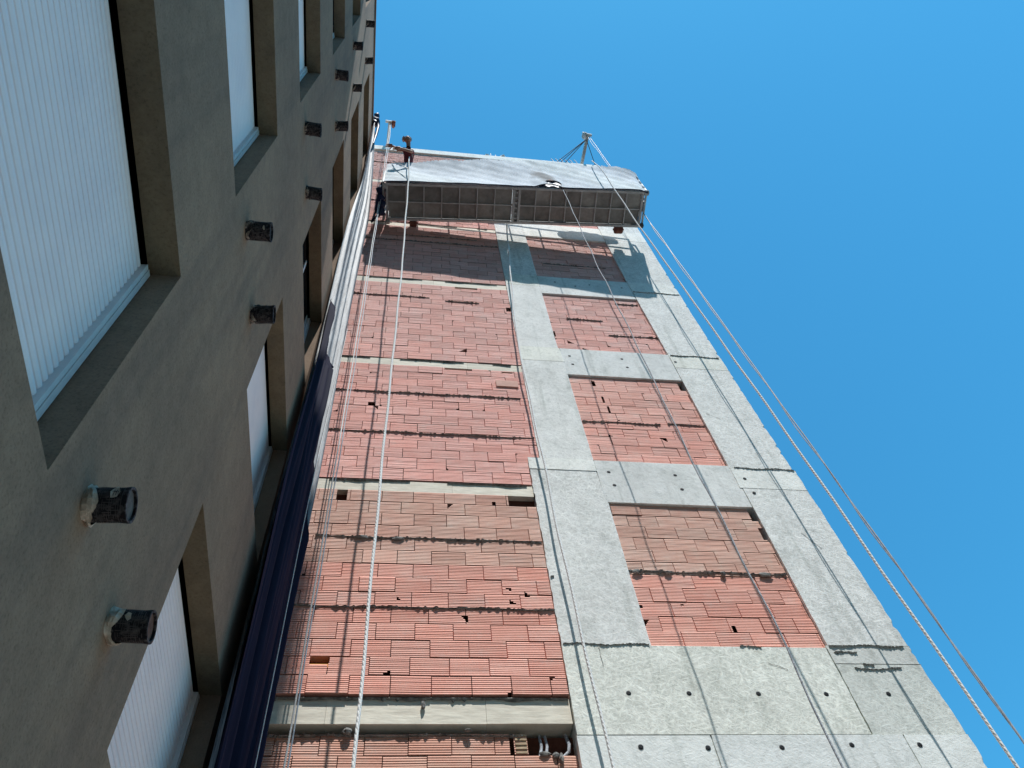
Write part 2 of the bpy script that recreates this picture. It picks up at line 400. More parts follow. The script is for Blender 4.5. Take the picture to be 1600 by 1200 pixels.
# concrete columns: a rough-edged face made of cast segments
def cast(mb, xs, z0, z1, y, t, jl=0, jr=0, flake=1.0, step=.05, y_back=5.75, chip=.0):
    """one cast piece with ragged left/right arrises; xs = (xl0, xl1, xr0, xr1) bottom/top left, bottom/top right"""
    xl0, xl1, xr0, xr1 = xs; n = max(2, int((z1 - z0) / step)); L = []; Q = []
    a = 0
    for i in range(n + 1):
        u = i / n; z = z0 + (z1 - z0) * u
        a = a * .7 + R.uniform(-1, 1) * .5
        c = R.random() < chip
        L.append((xl0 + (xl1 - xl0) * u + R.uniform(-jl, jl), z)); Q.append((xr0 + (xr1 - xr0) * u + a * jr - (R.uniform(.012, .03) if c else 0), z))
    tt = (*t[:3], flake)
    for i in range(n):
        (la, za), (lb, zb) = L[i], L[i + 1]; qa, qb = Q[i][0], Q[i + 1][0]
        mb.face([(la, y, za), (qa - .012, y, za), (qb - .012, y, zb), (lb, y, zb)], tt)
        mb.face([(qa - .012, y, za), (qa, y + .012, za), (qb, y + .012, zb), (qb - .012, y, zb)], tt)
        mb.face([(qa, y + .012, za), (qa, y_back, za), (qb, y_back, zb), (qb, y + .012, zb)], tt)
        mb.face([(la, y, za), (lb, y, zb), (lb, y_back, zb), (la, y_back, za)], tt)
    mb.face([(L[0][0], y, z0), (L[0][0], y_back, z0), (Q[0][0], y_back, z0), (Q[0][0], y, z0)], tt)
    mb.face([(L[-1][0], y, z1), (Q[-1][0], y, z1), (Q[-1][0], y_back, z1), (L[-1][0], y_back, z1)], tt)
XR = 4.745
g_mid = MB(); g_r = MB()
warm = (1.03, 1.03, .96); grey = (.93, .95, .95); lite = (1.10, 1.10, 1.06); dk = (.80, .81, .79); norm = (1, 1, .98)
# middle column, from the bottom up
cast(g_mid, (1.465, 1.465, 2.28, 2.28), 4.892, 7.03, 5.40, norm, .006, .003, .8)
cast(g_mid, (1.46, 1.46, 2.26, 2.25), 7.03, 7.48, 5.402, norm, .006, .003, 1)
cast(g_mid, (1.455, 1.455, 2.25, 2.25), 7.484, 7.70, 5.396, lite, .004, .003, .3)
cast(g_mid, (1.60, 1.60, 2.25, 2.245), 7.704, 10.13, 5.40, norm, .004, .003, .5)
cast(g_mid, (1.61, 1.61, 2.25, 2.23), 10.134, 10.555, 5.398, warm, .004, .003, .3)
cast(g_mid, (1.61, 1.61, 2.21, 2.21), 10.56, 12.86, 5.40, norm, .003, .002, .4)
cast(g_mid, (1.61, 1.61, 2.21, 2.20), 12.864, 13.33, 5.399, warm, .003, .002, .4)
cast(g_mid, (1.61, 1.62, 2.21, 2.20), 13.334, 21.0, 5.40, norm, .003, .002)
cm = g_mid.build('column', M['concrete'], bb); plab(cm, 'middle raw concrete column between the two brick bays')
# right column
cast(g_r, (3.955, 3.955, XR + .02, XR + .02), 4.925, 7.66, 5.40, norm, .002, .010, 1, .04, chip=.06)
cast(g_r, (3.92, 3.93, XR + .01, XR + .01), 7.27, 7.655, 5.397, lite, .004, .012, .3, .03, chip=.1)
g_r.v = g_r.v; 
cast(g_r, (3.92, 3.915, XR, XR), 7.664, 10.15, 5.40, norm, .002, .008, 1, .04, chip=.06)
cast(g_r, (3.915, 3.91, XR - .005, XR - .005), 10.154, 10.53, 5.398, warm, .003, .008, .5, .04, chip=.08)
cast(g_r, (3.91, 3.87, XR - .005, XR), 10.534, 12.90, 5.40, norm, .002, .007, 1, .04, chip=.05)
cast(g_r, (3.87, 3.86, XR, XR), 12.905, 13.32, 5.398, lite, .003, .007, .5, .04, chip=.05)
cast(g_r, (3.86, 3.86, XR, XR + .02), 13.325, 15.55, 5.40, norm, .002, .006, 1, .05, chip=.04)
cast(g_r, (3.86, 3.86, XR + .02, XR + .02), 15.555, 16.1, 5.398, lite, .002, .006, .5, .05)
cast(g_r, (3.86, 3.86, XR + .02, XR + .03), 16.105, 21.0, 5.40, norm, .002, .006, 1, .05)
cr = g_r.build('column', M['concrete'], bb); plab(cr, 'right raw concrete column at the sky side edge')
# beams of the right bay
def beam(x0, x1, z0, z1, y, t, flake=.2, label=None, name='beam'):
    mb = MB(); cast(mb, (x0, x0, x1, x1), z0, z1, y, t, .001, .001, flake, .2)
    o = mb.build(name, M['concrete'], bb)
    if label: plab(o, label)
    return o
b1 = beam(2.252, 3.955, 6.92, 7.705, 5.403, (.95, .955, .94))
b2 = beam(2.235, 3.915, 9.78, 10.56, 5.403, (.93, .94, .93))
b3 = beam(2.205, 3.87, 12.59, 13.33, 5.403, (.97, .98, .97))
b4 = beam(2.203, 3.86, 15.42, 16.18, 5.403, (1.12, 1.12, 1.08))
beam(2.203, 3.86, 18.24, 19.0, 5.403, norm)
# low wall of board-cast concrete and the smooth pour below it
lw = MB()
cast(lw, (1.465, 1.465, 3.93, 3.93), 3.99, 4.888, 5.398, (1.04, 1.05, .98), .002, .004, 1.0)
cast(lw, (3.935, 3.935, XR + .02, XR + .02), 4.715, 4.92, 5.402, (.86, .87, .84), .003, .012, .4, .03, chip=.12)
cast(lw, (3.94, 3.94, XR + .03, XR + .03), 3.99, 4.710, 5.405, (.84, .86, .82), .005, .010, .8, .04, chip=.08)
lwo = lw.build('cast_wall', M['concrete'], bb); plab(lwo, 'band of board-cast concrete showing pressed wood flakes')
sp = MB()
cast(sp, (1.46, 1.46, 2.55, 2.55), -1.6, 3.985, 5.401, (1.02, 1.04, 1.02), .001, .001, 0)
cast(sp, (2.552, 2.552, 4.20, 4.20), -1.6, 3.985, 5.399, (.98, 1.0, .99), .001, .001, 0)
cast(sp, (4.202, 4.202, XR + .04, XR + .04), -1.6, 3.985, 5.401, (1.0, 1.02, 1.0), .001, .008, .1, .05, chip=.05)
spo = sp.build('cast_wall', M['concrete'], bb); plab(spo, 'smooth pale poured concrete below the flake-marked band')
# left slab edges
for k, (z0, z1, y, yb) in enumerate([(4.115, 4.345, 5.432, 5.6), (6.985, 7.165, 5.415, 5.6), (9.785, 9.955, 5.413, 5.6), (12.61, 12.80, 5.413, 5.6), (15.43, 15.61, 5.413, 5.6), (18.26, 18.43, 5.41, 5.6)]):
    mb = MB(); xs = XL
    while xs < 1.6:
        xe = min(xs + R.uniform(.8, 1.3), 1.455 if k < 2 else 1.605)
        if xe - xs < .02: break
        q = R.uniform(.93, 1.05)
        zz = R.uniform(-.008, .006)
        mb.box(xs, xe, y + R.uniform(0, .003), 5.74, z0 + zz * .3, z1, (q, q, q * .97, 1)); xs = xe + .002
        if xs > (1.44 if k < 2 else 1.59): break
    # mortar squeezed over the ledge
    st = 150; prev = None
    for i in range(st + 1):
        xx = XL + (1.45 - XL) * i / st
        w = .010 + .022 * max(0, math.sin(i * .21 + k) * math.sin(i * .067 + 2 * k)) + R.uniform(0, .006) + (.02 if R.random() < .03 else 0)
        cur = [(xx, y - .004, z1 + .012), (xx, y - .012 - w * .3, z1 - w * .3), (xx, y - .003, z1 - w)]
        if prev and not (k > 0 and math.sin(i * .09 + k * 3) < -.55):
            for q in range(2): mb.face([prev[q], cur[q], cur[q + 1], prev[q + 1]], (1, 1, 1, 1), 1)
        prev = cur
    mb.build('slab_edge', [M['ledge'], M['mortar']], bb)
# coping along the roof
cp = MB(); cp.box(-7, 4.79, 5.36, 5.75, 20.95, 21.30, (1.0, .98, .94, .2)); cp.box(-7, 4.77, 5.41, 5.74, 20.87, 20.95, (.6, .6, .6, .2))
cp.build('roof_coping', M['concrete'], bb)
def crack(pts, y, w=.0022):
    mb = MB(); q = []
    for (a, b), (c, d) in zip(pts, pts[1:]):
        n = max(2, int(math.hypot(c - a, d - b) / .04))
        for i in range(n): q.append((a + (c - a) * i / n + R.uniform(-.006, .006), b + (d - b) * i / n + R.uniform(-.006, .006)))
    for (a, b), (c, d) in zip(q, q[1:]): mb.face([(a - w, y, b - w), (c - w, y, d - w), (c + w, y, d + w), (a + w, y, b + w)])
    mb.build('crack', M['mortar'], bb)
crack([(4.0, 8.9), (4.2, 8.75)], 5.3965); crack([(1.80, 4.86), (1.79, 4.6)], 5.394)
crack([(3.3, 4.7), (3.5, 4.62)], 5.394); crack([(4.35, 6.5), (4.5, 6.2)], 5.3965)
# form tie holes
def tie(par, x, z, y=5.396, r=.022):
    mb = MB(); n = 12
    ring = [(x + r * math.cos(2 * math.pi * i / n), z + r * math.sin(2 * math.pi * i / n)) for i in range(n)]
    rin = [(x + r * .62 * math.cos(2 * math.pi * i / n), z + r * .62 * math.sin(2 * math.pi * i / n)) for i in range(n)]
    mb.face([(a, y - .0035, b) for a, b in rin], (1, 1, 1, 1), 1)
    for i in range(n):
        j = (i + 1) % n
        mb.face([(ring[i][0], y, ring[i][1]), (ring[j][0], y, ring[j][1]), (rin[j][0], y - .0035, rin[j][1]), (rin[i][0], y - .0035, rin[i][1])])
    mb.build('tie_hole', [M['dark_concrete'], M['black']], par)
for x, z in [(1.96, 4.38), (2.48, 4.38), (3.09, 4.38), (3.70, 4.38), (4.28, 4.39)]: tie(lwo, x, z, 5.396 if x < 3.9 else 5.402)
for x, z in [(1.95, 3.88), (2.49, 3.87), (3.10, 3.87), (3.70, 3.89), (4.29, 3.89)]: tie(spo, x, z, 5.397)
for x, z in [(2.39, 7.48), (3.19, 7.47), (2.41, 7.23), (3.20, 7.20)]: tie(b1, x, z, 5.401)
for x, z in [(4.04, 7.45), (4.06, 7.18)]: tie(cr, x, z, 5.394)
for x, z in [(2.35, 10.33), (3.14, 10.33), (2.36, 10.08), (3.17, 10.08)]: tie(b2, x, z, 5.401)
tie(cr, 3.96, 10.33, 5.394)
for x, z in [(2.5, 13.1), (3.12, 13.08), (2.85, 12.98), (3.7, 13.05)]: tie(b3, x, z, 5.401, .018)
ob = MB(); ob.box(-.655, -.50, 5.409, 5.45, 4.628, 4.664)
plab(ob.build('broken_brick_edge', mk_simple('orange_clay', (.75, .30, .06), (.85, .40, .10), 12), bb), 'bright orange broken edge inside a brick hole')
# pipes and rubble inside the gap under the lowest slab
nb = MB()
for x in (1.19, 1.235):
    nb.tube([(x - .02, 5.50, 3.86), (x, 5.49, 3.95), (x + .0, 5.53, 4.07)], .012, 8)
nb.tube([(1.36, 5.50, 3.87), (1.40, 5.48, 3.90), (1.41, 5.49, 3.97), (1.40, 5.52, 4.07)], .014, 8)
plab(nb.build('conduit', M['rope_blue'], bb, smooth=True), 'grey conduits poking out of the gap beside the column')
yb_ = MB()
for k in range(9): yb_.box(.985, 1.075, 5.472 + (k % 2) * .006, 5.56, 3.882 + k * .019, 3.882 + k * .019 + .015, j=.001)
plab(yb_.build('sideways_brick', mk_simple('ochre_brick', (.42, .30, .19), (.58, .44, .30), 12), bb), 'ochre brick set sideways beside the gap')
# lumps of mortar
def lump(mb, x, y, z, a, b, c, n=7):
    pts = []
    for i in range(5):
        ph = math.pi * i / 4
        for j in range(n):
            th = 2 * math.pi * j / n; q = R.uniform(.75, 1.2)
            pts.append((x + a * math.sin(ph) * math.cos(th) * q, y + b * math.sin(ph) * math.sin(th) * q, z + c * math.cos(ph)))
    i0 = len(mb.v); mb.v += pts
    for i in range(4):
        for j in range(n):
            k = (j + 1) % n
            mb.f.append((i0 + i * n + j, i0 + i * n + k, i0 + (i + 1) * n + k, i0 + (i + 1) * n + j)); mb.t.append((1, 1, 1, 1)); mb.m.append(0)
for x, y, z, a, c in [(1.20, 5.47, 3.875, .05, .02), (1.29, 5.465, 3.86, .03, .025), (1.33, 5.46, 3.83, .018, .05), (-.30, 5.44, 4.055, .04, .03),
                      (.62, 5.44, 4.06, .035, .010), (-.93, 5.44, 4.30, .025, .02), (.27, 5.415, 4.27, .02, .04), (3.7, 5.41, 5.84, .07, .03), (2.36, 5.41, 5.84, .06, .025),
                      (2.68, 5.41, 5.84, .04, .018), (3.25, 5.41, 5.84, .03, .03), (.0, 5.39, 6.2, .07, .02), (-.35, 5.39, 6.21, .08, .02)]:
    lm = MB(); lump(lm, x, y, z, a, .02, c); lm.build('mortar_lump', M['mortar'], bb)

def rough(x0, x1, z, th, y, amp=1.0):
    mb = MB(); n = int((x1 - x0) / .014) + 2; prev = None; q0 = R.random() * 9
    for i in range(n):
        xx = x0 + (x1 - x0) * i / (n - 1)
        w = th * (.12 + amp * (max(0, math.sin(i * .19 + q0) * math.sin(i * .071 + 2 * q0)) + .25) * R.random() ** 1.5); zc = z + .01 * math.sin(i * .17 + q0) + R.uniform(-.004, .004)
        cur = [(xx, y + .004, zc + w), (xx, y - .006 - .01 * R.random(), zc), (xx, y + .004, zc - w)]
        if prev:
            for q in range(2): mb.face([prev[q], cur[q], cur[q + 1], prev[q + 1]])
        prev = cur
    mb.build('rough_joint', M['joint'], bb)
rough(1.48, 2.26, 4.895, .010, 5.397); rough(3.98, 4.20, 4.835, .022, 5.400, 1.3); rough(4.2, 4.30, 4.70, .02, 5.401); rough(3.1, 3.3, 4.885, .016, 5.397)
rough(3.96, 4.70, 4.915, .007, 5.398); rough(4.10, 4.55, 4.66, .016, 5.403, 1.2); rough(1.475, 1.51, 5.72, .03, 5.398)
rough(3.98, 4.74, 7.66, .006, 5.395); rough(3.93, 4.70, 10.53, .008, 5.396); rough(3.88, 4.72, 12.90, .010, 5.397)

# roof bits of the brick building
for i, (x, lab) in enumerate([(1.80, 'pale lump of rubble with a rebar stub on the roof edge, left of two'), (2.20, 'rounded pale rubble lump on the roof edge, right of two')]):
    mb = MB(); lump(mb, x, 5.45, 21.38, .13 if i else .10, .12, .10, 9)
    t_ = mb.build('rubble_lump', M['white_bit'], None, (x, 5.45, 21.30)); tag(t_, lab, 'rubble', 'rubble lumps on the roof edge')
    rb = MB()
    if i == 0:
        rb.tube([(x + .10, 5.47, 21.3), (x + .12, 5.47, 21.95)], .010, 5); rb.tube([(x + .2, 5.47, 21.3), (x + .25, 5.47, 21.75)], .010, 5)
    else: rb.tube([(x - .2, 5.47, 21.3), (x - .16, 5.46, 21.8)], .010, 5)
    rb.build('rebar', M['darksteel'], t_)

# ------------------------------------------------------------------ rendered building on the left
ab = thing('apartment_building', 'dark grey rendered apartment building with white roller shutters along the left', 'building', (-3, 1, -1.6))
YE = 5.36; ROOF = 19.0
floors = range(6)
def head(k): return 3.70 + 2.8 * k
wins = []
for k in range(-1, 6):
    z1 = head(k); z0 = 2.15 + 2.8 * k
    wins.append((-.25, 1.635, z0, z1, 0, k)); wins.append((3.0, 4.60, z0, z1, 1, k))
    wins.append((-2.6, -1.1, z0, z1, 2, k))
wall = MB()
ys = sorted(set([-3.0, YE] + [w[0] for w in wins] + [w[1] for w in wins]))
zs = sorted(set([-1.6, ROOF] + [w[2] for w in wins] + [w[3] for w in wins]))
zs = [z for z in zs if z >= -1.6]
def inhole(y, z): return any(w[0] < y < w[1] and w[2] < z < w[3] for w in wins)
for a, b in zip(ys, ys[1:]):
    for c, d in zip(zs, zs[1:]):
        if inhole((a + b) / 2, (c + d) / 2): continue
        wall.face([(AX, a, c), (AX, b, c), (AX, b, d), (AX, a, d)])
DR = .145
for (y0, y1, z0, z1, cc, k) in wins:
    z0c = max(z0, -1.6)
    wall.face([(AX, y0, z1), (AX - DR, y0, z1), (AX - DR, y1, z1), (AX, y1, z1)], (.66, .74, .66, 1))  # head soffit: same paint, its shade put into the tint
    wall.face([(AX, y0, z0c), (AX, y1, z0c), (AX - DR, y1, z0c), (AX - DR, y0, z0c)])
    wall.face([(AX, y1, z0c), (AX, y1, z1), (AX - DR, y1, z1), (AX - DR, y1, z0c)])
    wall.face([(AX, y0, z0c), (AX - DR, y0, z0c), (AX - DR, y0, z1), (AX, y0, z1)])
wall.face([(AX, -3, ROOF), (AX, YE, ROOF), (-9, YE, ROOF), (-9, -3, ROOF)])
wall.face([(AX, YE, -1.6), (-9, YE, -1.6), (-9, YE, ROOF), (AX, YE, ROOF)])
wall.build('wall', M['render'], ab)
cpa = MB(); cpa.box(-1.5, AX + .03, -3, YE, ROOF + .004, ROOF + .07); cpa.build('coping', M['render'], ab)
core = MB(); core.box(-9, -1.40, -2.99, YE - .02, -1.6, ROOF - .02); core.build('building_core', M['black'], ab)
blocker = MB(); blocker.box(-9, 1.36, -11, -3.004, -1.6, 26.55); blocker.box(-9.01, 42, -24, -15, -1.6, 25); plab(blocker.build('rear_blocker', M['render'], ab), 'unseen blocks added behind the camera to shade the left wall and cut sky light')  # unseen added blocks: cast the left wall's shade line, cut sky fill

def window(y0, y1, z0, z1, col, k):
    xs = AX - DR
    fr = MB()
    # guide rails, head box, sill rail
    fr.box(xs - .03, xs + .012, y1 - .035, y1 - .004, z0 + .004, z1 - .022)
    fr.box(xs - .03, xs + .008, y1 - .060, y1 - .037, z0 + .004, z1 - .022)
    fr.box(xs - .03, xs + .012, y0 + .004, y0 + .035, z0 + .004, z1 - .022)
    fr.box(xs - .03, xs + .012, y0 + .037, y1 - .062, z0 + .004, z0 + .04)
    w = fr.build('window', M['frame'], ab)
    gp = MB(); gp.box(xs - .06, xs - .032, y0 + .004, y1 - .004, z1 - .05, z1 - .004); gp.box(xs - .20, xs - .06, y0, y1, z0, z1)
    gp.build('shutter_slot', M['black'], w)
    drop = 1.0
    if k >= 2 and col == 1: drop = .0
    if k >= 4 and col == 0: drop = .15
    zb = z1 - .022 - (z1 - z0 - .067) * drop
    if drop > 0:
        sh = MB(); p = .048; z = z1 - .022
        yy0, yy1 = y0 + .03, y1 - .058
        while z > zb:
            za = max(z - p, zb)
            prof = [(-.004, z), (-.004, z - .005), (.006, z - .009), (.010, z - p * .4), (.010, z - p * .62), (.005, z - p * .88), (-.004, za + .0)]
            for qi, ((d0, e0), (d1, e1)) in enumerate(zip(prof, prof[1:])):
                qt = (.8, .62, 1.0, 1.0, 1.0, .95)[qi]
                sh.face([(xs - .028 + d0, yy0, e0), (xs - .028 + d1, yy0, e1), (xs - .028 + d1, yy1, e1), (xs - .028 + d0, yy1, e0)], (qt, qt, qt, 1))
            z -= p
        sh.face([(xs - .030, yy0, zb), (xs - .030, yy1, zb), (xs - .030, yy1, z1 - .05), (xs - .030, yy0, z1 - .05)])
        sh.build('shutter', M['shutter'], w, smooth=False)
    if drop < 1:
        ym = (y0 + y1) / 2
        gl = MB(); gl.box(xs - .057, xs - .053, y0 + .02, y1 - .02, z0 + .03, zb); gl.build('pane', M['glass'], w)
        sf = MB()
        for a, b in ((y0 + .06, ym + .03), (ym - .03, y1 - .062)):
            o_ = 0 if a < ym - .1 else .014
            sf.box(xs - .05 + o_, xs - .040 + o_, a, a + .045, z0 + .045, zb); sf.box(xs - .05 + o_, xs - .040 + o_, b - .045, b, z0 + .045, zb)
            sf.box(xs - .05 + o_, xs - .040 + o_, a + .046, b - .046, z0 + .045, z0 + .09)
        sf.build('sash', M['frame'], w)
for (y0, y1, z0, z1, cc, k) in wins:
    if cc != 2 and k >= 0: window(y0, y1, z0, z1, cc, k)
    else:
        sh = MB(); sh.box(AX - DR - .03, AX - DR, y0, y1, max(z0, -1.6), z1); sh.build('shutter', M['shutter'], ab)

# vent outlets: short black pipes in cream foam collars
def vent(y, z, k, col):
    L = .158 + R.uniform(-.01, .012); r = .062; tilt = R.uniform(-.02, .02); x0 = AX - .01
    n = 22; mb = MB()
    def P(u, th, rr): return (x0 + L * u, y + rr * math.cos(th) + tilt * u, z + rr * math.sin(th))
    us = [0, .25, .55, .8, .96, 1.0]
    for a, b in zip(us, us[1:]):
        for j in range(n):
            t0, t1 = 2 * math.pi * j / n, 2 * math.pi * (j + 1) / n
            ra = r * (1.06 if a > .9 else 1); rb = r * (1.06 if b > .9 else 1)
            mb.face([P(a, t0, ra), P(a, t1, ra), P(b, t1, rb), P(b, t0, rb)])
    for j in range(n):
        t0, t1 = 2 * math.pi * j / n, 2 * math.pi * (j + 1) / n
        mb.face([P(1, t0, r * 1.06), P(1, t1, r * 1.06), P(1, t1, r * .9), P(1, t0, r * .9)])
        mb.face([P(1, t0, r * .9), P(1, t1, r * .9), P(.90, t1, r * .9), P(.90, t0, r * .9)])
    v = mb.build('vent_pipe', M['pvc'], ab, smooth=True)
    sd_ = 0
    # cut end
    cap = MB(); cap.face([P(.93, 2 * math.pi * j / n, r * .9) for j in range(n)]); cap.build('pipe_end', M['rust'] if (k == 0 and col == 1) else M['pvc'] if k else M['cap_grey'], v)
    # wire mesh and plaster smears over the pipe
    ms = MB()
    for i in range(13):
        u = .28 + .64 * i / 13
        for j in range(n):
            if R.random() < .38: continue
            t0 = 2 * math.pi * j / n; t1 = t0 + 2 * math.pi / n
            ms.face([P(u, t0, r * 1.035), P(u, t1, r * 1.035), P(u + .014, t1, r * 1.035), P(u + .014, t0, r * 1.035)])
    for j in range(n * 2):
        t0 = math.pi * j / n; u0 = R.uniform(.28, .6); u1 = u0 + R.uniform(.1, .35)
        ms.face([P(u0, t0, r * 1.03), P(u0, t0 + .05, r * 1.03), P(min(u1, .93), t0 + .05, r * 1.03), P(min(u1, .93), t0, r * 1.03)])
    ms.build('mesh_sleeve', M['darksteel'], v)
    # plaster collar
    cf = MB(); ring = []
    for s_ in range(5):
        u = -.0 + .30 * s_ / 4; row = []
        for j in range(n):
            th = 2 * math.pi * j / n
            rr = r * ((1.13 if k < 1 else 1.03) if s_ < 4 else 1.01) * (1 + .10 * math.sin(3.1 * th + s_ + k * 2 + col) + R.uniform(-.05, .05))
            uu = u * (1 + .35 * math.sin(th * 2 + k + col * 2)) if s_ else -.02
            row.append(P(uu, th, rr))
        ring.append(row)
    i0 = len(cf.v)
    for row in ring: cf.v += row
    for s_ in range(4):
        for j in range(n):
            q = (j + 1) % n
            cf.f.append((i0 + s_ * n + j, i0 + s_ * n + q, i0 + (s_ + 1) * n + q, i0 + (s_ + 1) * n + j)); cf.t.append((1, 1, 1, 1)); cf.m.append(0)
    # splashes of plaster
    pf = MB()
    for _ in range(1 if k < 3 else 0):
        th = R.uniform(0, 6.28); u = R.uniform(.35, .95); w = R.uniform(.2, .55); h = R.uniform(.04, .13)
        pts = [P(min(1, max(.3, u + h * math.cos(a) * R.uniform(.6, 1.2))), th + w * math.sin(a) * R.uniform(.6, 1.2), r * 1.07) for a in [q * .785 for q in range(8)]]
        pf.face(pts)
    cf.build('collar', M['foam'] if k < 1 else M['foam_grey'], v)
    if len(pf.f): pf.build('plaster_smear', M['foam'], v)
for k in range(-1, 6):
    for c_, y in enumerate((1.93, 2.555)):
        vent(y + R.uniform(-.02, .02), 2.37 + 2.85 * k * (.985 if k > 3 else 1), k, c_)

# ------------------------------------------------------------------ suspended platform
ZP = 15.45; ANG = math.radians(-3.0); PC = Vector((1.95, 4.81, ZP)); PL = 5.06; PW = .73
ux = Vector((math.cos(ANG), math.sin(ANG), 0)); uy = Vector((-math.sin(ANG), math.cos(ANG), 0)); uz = Vector((0, 0, 1))
def PP(a, b, c=0): return PC + ux * a + uy * b + uz * c        # a along, b towards the wall, c up
sp_ = thing('suspended_platform', 'long grey steel suspended work platform hanging high on the brick wall', 'platform', PC)
fr = MB()
def bar(mb, p, q, w, h, t=(1, 1, 1, 1)):
    p, q = Vector(p), Vector(q); d = (q - p); c = (p + q) / 2; dn = d.normalized()
    s_ = dn.cross(Vector((0, 0, 1)))
    if s_.length < .1: s_ = Vector(ux)
    s_.normalize(); u_ = s_.cross(dn).normalized()
    mb.obox(c, d / 2, s_ * w / 2, u_ * h / 2, t)
for b in (-PW / 2 + .02, PW / 2 - .02): bar(fr, PP(-PL / 2, b, -.01), PP(PL / 2, b, -.01), .045, .075)
for a in (-PL / 2 + .02, PL / 2 - .02): bar(fr, PP(a, -PW / 2 + .045, -.01), PP(a, PW / 2 - .045, -.01), .04, .07)
for a in (-.055, .055): bar(fr, PP(a, -PW / 2 + .045, -.012), PP(a, PW / 2 - .045, -.012), .045, .085)
bar(fr, PP(-PL / 2 + .045, -.0, -.005), PP(-.08, -.0, -.005), .022, .035)
bar(fr, PP(.08, -.0, -.005), PP(PL / 2 - .045, -.0, -.005), .022, .035)
ribs = []
for s0, s1, n in ((-PL / 2 + .04, -.08, 7), (.08, PL / 2 - .04, 8)):
    for i in range(1, n):
        a = s0 + (s1 - s0) * i / n; ribs.append(a)
        for b0, b1 in ((-PW / 2 + .045, -.013), (.013, PW / 2 - .045)): bar(fr, PP(a, b0, -.006), PP(a, b1, -.006), .020, .038)
fr.build('deck_frame', M['steel'], sp_)
edges = [(-PL / 2 + .04, -.08, 7), (.08, PL / 2 - .04, 8)]
for s0, s1, n in edges:
    for i in range(n):
        a0 = s0 + (s1 - s0) * i / n + .005; a1 = s0 + (s1 - s0) * (i + 1) / n - .005
        mb = MB()
        for b0, b1 in ((-PW / 2 + .046, -.002), (.002, PW / 2 - .046)):
            q = R.uniform(.75, 1.2); h = R.uniform(-.002, .002)
            c = (PP(a0, b0, .02 + h) + PP(a1, b1, .02 + h)) / 2
            mb.obox(c, ux * (a1 - a0) / 2, uy * (b1 - b0) / 2, uz * .006, (q, q * .99, q * .97, 1))
        mb.build('deck_panel', M['deck'], sp_)
jb = MB(); jb.obox(PP(0, 0, .022), ux * .075, uy * (PW / 2 - .02), uz * .006, (.45, .45, .45, 1))
for i in range(6):
    b = -PW / 2 + .1 + i * .105
    jb.obox(PP(0, b, -.02), ux * .03, uy * .018, uz * .012)
jb.build('joint_plate', M['steel'], sp_)
# guard rails and posts
H1 = 1.12
for b, nm in ((-PW / 2 + .02, 'outer'), (PW / 2 - .02, 'inner')):
    gr = MB()
    for c in (H1, .56, .12):
        gr.tube([PP(-PL / 2, b, c), PP(PL / 2, b, c)], .019, 8)
    for i in range(9):
        a = -PL / 2 + .02 + (PL - .04) * i / 8
        gr.tube([PP(a, b, .03), PP(a, b, H1)], .017, 8)
    plab(gr.build('guard_rail', M['steel'], sp_, smooth=True), nm + ' guard rail of the platform')
for a, nm in ((-PL / 2 + .02, 'left'), (PL / 2 - .02, 'right')):
    er = MB()
    for c in (H1, .56): er.tube([PP(a, -PW / 2 + .02, c), PP(a, PW / 2 - .02, c)], .019, 8)
    # hoist stirrup
    s_ = -1 if a < 0 else 1; x = a + s_ * .07
    er.tube([PP(x, -PW / 2, .0), PP(x, -PW / 2, .75), PP(x, -.06, 1.55), PP(x, .06, 1.55), PP(x, PW / 2, .75), PP(x, PW / 2, .0), PP(x, -PW / 2, .0)], .022, 8)
    plab(er.build('end_rail', M['steel'], sp_, smooth=True), nm + ' end rail and hoist stirrup')
    hb = MB(); c = PP(x, .02, .62)
    hb.obox(c, ux * .085, uy * .13, uz * .22); hb.obox(c + uz * -.30, ux * .07, uy * .10, uz * .075); hb.tube([c + uz * .2, c + uz * .42], .05, 12)
    hb.tube([c - ux * .02 * s_ + uy * .16, c + ux * .11 * s_ + uy * .16], .075, 12)
    plab(hb.build('hoist', M['darksteel'], sp_), nm + ' hoist motor on the platform end')
def roller(a, b, c, r, w, m, nm='roller', axis=None):
    mb = MB(); p = PP(a, b, c); ax_ = (axis or ux) * (w / 2)
    mb.tube([p - ax_, p - ax_ * .8, p + ax_ * .8, p + ax_], [r * .8, r, r, r * .8], 16)
    mb.tube([p - ax_ * 1.3, p + ax_ * 1.3], r * .25, 8)
    mb.obox(p + uz * r * .9, ux * .012, uy * .03, uz * r * .6)
    mb.build(nm, m, sp_)
roller(-PL / 2 - .03, -PW / 2 + .06, -.03, .055, .06, M['rubber'])
roller(-PL / 2 + .03, PW / 2 + .03, -.03, .055, .07, M['rubber'])
roller(-PL / 2 + .52, PW / 2 + .06, .0, .075, .14, M['red_roller'])
roller(PL / 2 - .42, PW / 2 + .07, .0, .085, .17, M['red_roller'])
roller(PL / 2 + .05, -PW / 2 + .03, -.0, .055, .09, M['rubber'])
roller(PL / 2 + .04, PW / 2 - .03, -.02, .05, .07, M['darksteel'])
